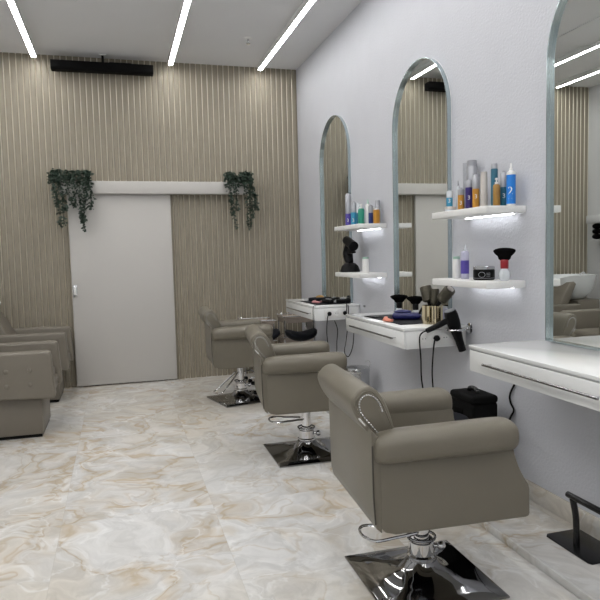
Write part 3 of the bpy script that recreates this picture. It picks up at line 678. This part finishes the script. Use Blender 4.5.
def plug_cord(x, path, label):
    t = thing('power_cord', label, 'cord', (x, 5.096, .822), 0, 'cords plugged into the farthest desk')
    MB().lathe([(.017, 0), (.019, .012), (.012, .028), (.006, .032)], (0, -.009, 0), 14, Matrix.Rotation(PI/2, 3, 'X')).build('plug', 'black', t)
    MB().tube(spath(path, 6), .004, 6).build('cable', 'black', t)
plug_cord(-.292, [(0, -.04, 0), (-.03, -.055, -.02), (-.04, -.05, -.15), (-.03, -.05, -.28), (-.015, -.05, -.36), (.02, -.05, -.40), (.045, -.05, -.34), (.05, -.05, -.24), (.06, -.045, -.14), (.04, -.03, -.06)], 'black cord looping from the left plug of the farthest desk')
plug_cord(-.150, [(0, -.04, 0), (.0, -.055, .03), (.004, -.05, .07), (.006, -.02, .09), (.02, .02, .085)], 'short black cord rising from the right plug onto the farthest desk')
tag(MB().tube(spath([(-.12, 5.088, .89), (-.12, 5.07, .86), (-.13, 5.068, .72), (-.15, 5.068, .58), (-.165, 5.07, .48), (-.13, 5.07, .44), (-.09, 5.07, .52), (-.075, 5.07, .66), (-.085, 5.07, .78)], 6), .004, 6).build('power_cord', 'black'), 'black clipper cord hanging in a loop over the farthest desk end', 'cord', 'cords plugged into the farthest desk')
tag(MB().tube(spath([(-.40, 5.118, .893), (-.426, 5.115, .887), (-.429, 5.12, .82), (-.425, 5.125, .70), (-.42, 5.13, .60)], 6), .003, 6).build('power_cord', 'black'), 'thin black cord hanging over the front corner of the farthest desk', 'cord', 'cords plugged into the farthest desk')
# wall screw hook beside the far desk, cord by near desk
tag(MB().lathe([(.009, 0), (.009, .012), (.005, .014)], (0, 4.98, .882), 12, Matrix.Rotation(-PI/2, 3, 'Y')).build('wall_hook', 'steel'), 'tiny dark peg on the wall at the end of the farthest desk', 'peg')
tag(MB().tube(spath([(-.012, 2.60, .77), (-.012, 2.80, .68), (-.01, 2.865, .61), (-.01, 2.90, .55), (-.01, 2.893, .51), (-.01, 2.865, .475), (-.01, 2.90, .42), (-.01, 2.95, .30), (-.018, 2.97, .14), (-.02, 2.97, .04)], 8), .0055, 8).build('power_cord', 'black'), 'black cord trailing down the wall below the nearest desk', 'cord')

# ------------------------------------------------------------------ floor items
ST = .0355
t = thing('pedal_bin', 'round chrome pedal bin under the wall between the middle and farthest desks', 'bin', (-.17, 4.76, ST))
MB().lathe([(.098, 0), (.10, .006), (.10, .33)], seg=32).build('body', 'steel', t)
MB().lathe([(.102, .331), (.104, .336), (.104, .352), (.098, .366), (.06, .374), (.0, .376)], seg=32).build('lid', 'steel', t)
MB().lathe([(.102, 0), (.102, .02)], seg=32).build('rim', 'black', t)
MB().tube(spath([(.1, 0, .30), (.112, 0, .37), (.112, .0, .40), (.095, 0, .415), (.07, 0, .405)], 5), .003, 6).build('handle', 'chrome', t)
t = thing('storage_box', 'tall black rounded box with a lid handle against the wall under the nearest desk', 'box', (-.195, 2.965, ST))
bd = MB().box((0, 0, .25), (.165, .235, .50), .022, 4).build('body', 'matteblack', t)
MB().box((0, 0, .514), (.167, .237, .046), .020, 4).build('lid', 'matteblack', t)
MB().tube(spath([(0, -.04, .53), (0, -.036, .55), (0, 0, .558), (0, .036, .55), (0, .04, .53)], 5), .013, 10).build('handle', 'blackgloss', t)
MB().bx(-.0865, -.082, -.03, .085, .42, .455, .002).build('grip_slot', 'bristle', bd)
for k, L_ in enumerate((.018, .01, .014, .008)): MB().bx(-.0845, -.0825, -.085+.022*k, -.085+.022*k+L_*.8, .395, .405+.004*(k % 2), .0005).build('printed_mark', 'greycap', bd)
t = thing('stool', 'round stool with dark blue-black seat, mostly hidden behind the nearest chair', 'stool', (-.50, 2.80, 0))
MB().lathe([(.12, .445), (.15, .455), (.158, .48), (.15, .50), (.11, .508), (0, .51)], seg=32).build('seat', 'blacksoft', t)
MB().lathe([(.022, .06), (.022, .447)], seg=18).build('post', 'chrome', t)
MB().lathe([(.108, 0), (.11, .008), (.10, .016), (.03, .05), (.024, .07)], seg=28).build('base', 'chrome', t)
# footrest bolted on the step
t = thing('footrest', 'black metal footrest bar on its floor plate at the right edge', 'footrest', (-.11, 2.2, .035))
MB().prism([(-.10, -.125), (-.09, -.14), (.07, -.14), (.085, -.125), (.085, .135), (.075, .15), (-.085, .15), (-.10, .135)], 'z', 0, .008, .002).build('floor_plate', 'blackgloss', t)
MB().tube(spath([(-.05, .0, .006), (-.052, .0, .08), (-.056, .0, .15), (-.072, .0, .225)], 6), .014, 12).build('post', 'blackgloss', t)
MB().cyl((-.074, -.38, .236), (-.074, .03, .236), .0135, None, 16).build('foot_bar', 'blackgloss', t)
# trolleys and saddle stools by the slatted wall
def trolley(x, y, zt, label, rz=0.):
    t = thing('salon_trolley', label, 'trolley', (x, y, ST), rz, 'trolleys near the slatted wall')
    zt -= ST
    for zz in (zt, zt-.22):
        tr = MB().rings([[(.175*sx*f, .145*sy*f, z) for sx, sy in ((-1, -1), (1, -1), (1, 1), (-1, 1))] for f, z in ((.9, zz-.06), (1, zz), (1.02, zz), (.98, zz-.004), (.88, zz-.055))]).build('tray', 'traymat', t)
        MB().tube([(.185*sx, .155*sy, zz+.012) for sx, sy in ((-1, -1), (1, -1), (1, 1), (-1, 1))], .006, 6, True).build('rail', 'chrome', tr)
    for sx in (-1, 1):
        for sy in (-1, 1):
            l = MB().tube([(.165*sx, .135*sy, .05), (.16*sx, .13*sy, zt+.01)], .009, 8).build('leg', 'chrome', t)
            MB().lathe([(.022, -.012), (.025, -.006), (.025, .006), (.022, .012)], (.165*sx, .135*sy, .0265), 16, Matrix.Rotation(PI/2, 3, 'X')).build('caster', 'black', l)
        MB().tube([(.165*sx, -.135, .12), (.16*sx, .13, zt-.26)], .005, 6).tube([(.165*sx, .135, .12), (.16*sx, -.13, zt-.26)], .005, 6).build('cross_brace', 'chrome', t)
    MB().tube(spath([(-.175, -.1, zt), (-.185, -.08, zt+.06), (-.185, .08, zt+.06), (-.175, .1, zt)], 5), .006, 8).build('push_handle', 'chrome', t)
trolley(-.185, 6.55, .665, 'smoky tray trolley against the mirror wall beyond the farthest desk')
def saddle(x, y, z0, label, rz, zs):
    t = thing('saddle_stool', label, 'stool', (x, y, z0), rz, 'black saddle stools near the slatted wall')
    rs = []
    for i in range(15):
        f = -1+2*i/14; w = math.sqrt(max(.02, 1-f**6))
        zc = zs+.055*f*f-.03
        rs.append([(.17*f, .115*w*math.cos(2*PI*k/18), zc+.05*w*math.sin(2*PI*k/18)) for k in range(18)])
    MB().rings(rs).build('seat', 'blacksoft', t, ang=60)
    MB().lathe([(.025, .07), (.025, .25), (.016, .251), (.016, zs-.06)], seg=16).build('post', 'chrome', t)
    b = MB()
    for k in range(5):
        a = 2*PI*k/5; b.tube([(0, 0, .085), (.10*math.cos(a), .10*math.sin(a), .07), (.165*math.cos(a), .165*math.sin(a), .05)], .011, 8)
    bb = b.build('star_base', 'chrome', t)
    for k in range(5):
        a = 2*PI*k/5; MB().lathe([(.02, -.012), (.024, -.006), (.024, .006), (.02, .012)], (.165*math.cos(a), .165*math.sin(a), .0245), 14, Matrix.Rotation(PI/2, 3, 'X')).build('caster', 'black', bb)
saddle(-.235, 6.17, ST, 'black saddle stool in front of the trolley by the mirror wall', 0., .485)
t2 = trolley(-.60, 6.66, .66, 'smoky tray trolley farther left, behind the middle chair armrest')
for o in list(bpy.data.objects):
    if o.name.startswith('salon_trolley') and abs(o.location.x+.60) < .01: o.location.z = 0.0
saddle(-.60, 6.30, 0, 'black saddle stool farther left, half hidden behind the middle chair', .15, .52)

# ------------------------------------------------------------------ camera, world, view
F, YAW, PITCH, ROLL, D, HC = 623.93465, .28183975, .07487683, -.02467744, 2.0255, 1.35
f = Vector((math.sin(YAW)*math.cos(PITCH), math.cos(YAW)*math.cos(PITCH), -math.sin(PITCH)))
r = Vector((math.cos(YAW), -math.sin(YAW), 0)); u = r.cross(f); c_, s_ = math.cos(ROLL), math.sin(ROLL)
r, u = c_*r+s_*u, -s_*r+c_*u
cam = bpy.data.objects.new('camera', bpy.data.cameras.new('camera')); COL.objects.link(cam)
cam.matrix_world = Matrix(((r.x, u.x, -f.x, -D), (r.y, u.y, -f.y, 0), (r.z, u.z, -f.z, HC), (0, 0, 0, 1)))
cam.data.sensor_width = 36; cam.data.lens = F/600*36; cam.data.clip_start = .05
S = bpy.context.scene; S.camera = cam
w = bpy.data.worlds.new('world'); S.world = w; w.use_nodes = True
w.node_tree.nodes['Background'].inputs['Color'].default_value = (.5, .6, .75, 1); w.node_tree.nodes['Background'].inputs['Strength'].default_value = .3
S.view_settings.view_transform = 'Standard'; S.view_settings.look = 'None'; S.view_settings.gamma = 1; S.view_settings.use_curve_mapping = False
S.view_settings.exposure = 0.0
S.cycles.use_denoising = True
S.cycles.max_bounces = 10; S.cycles.diffuse_bounces = 5; S.cycles.glossy_bounces = 6
S.cycles.sample_clamp_indirect = 8
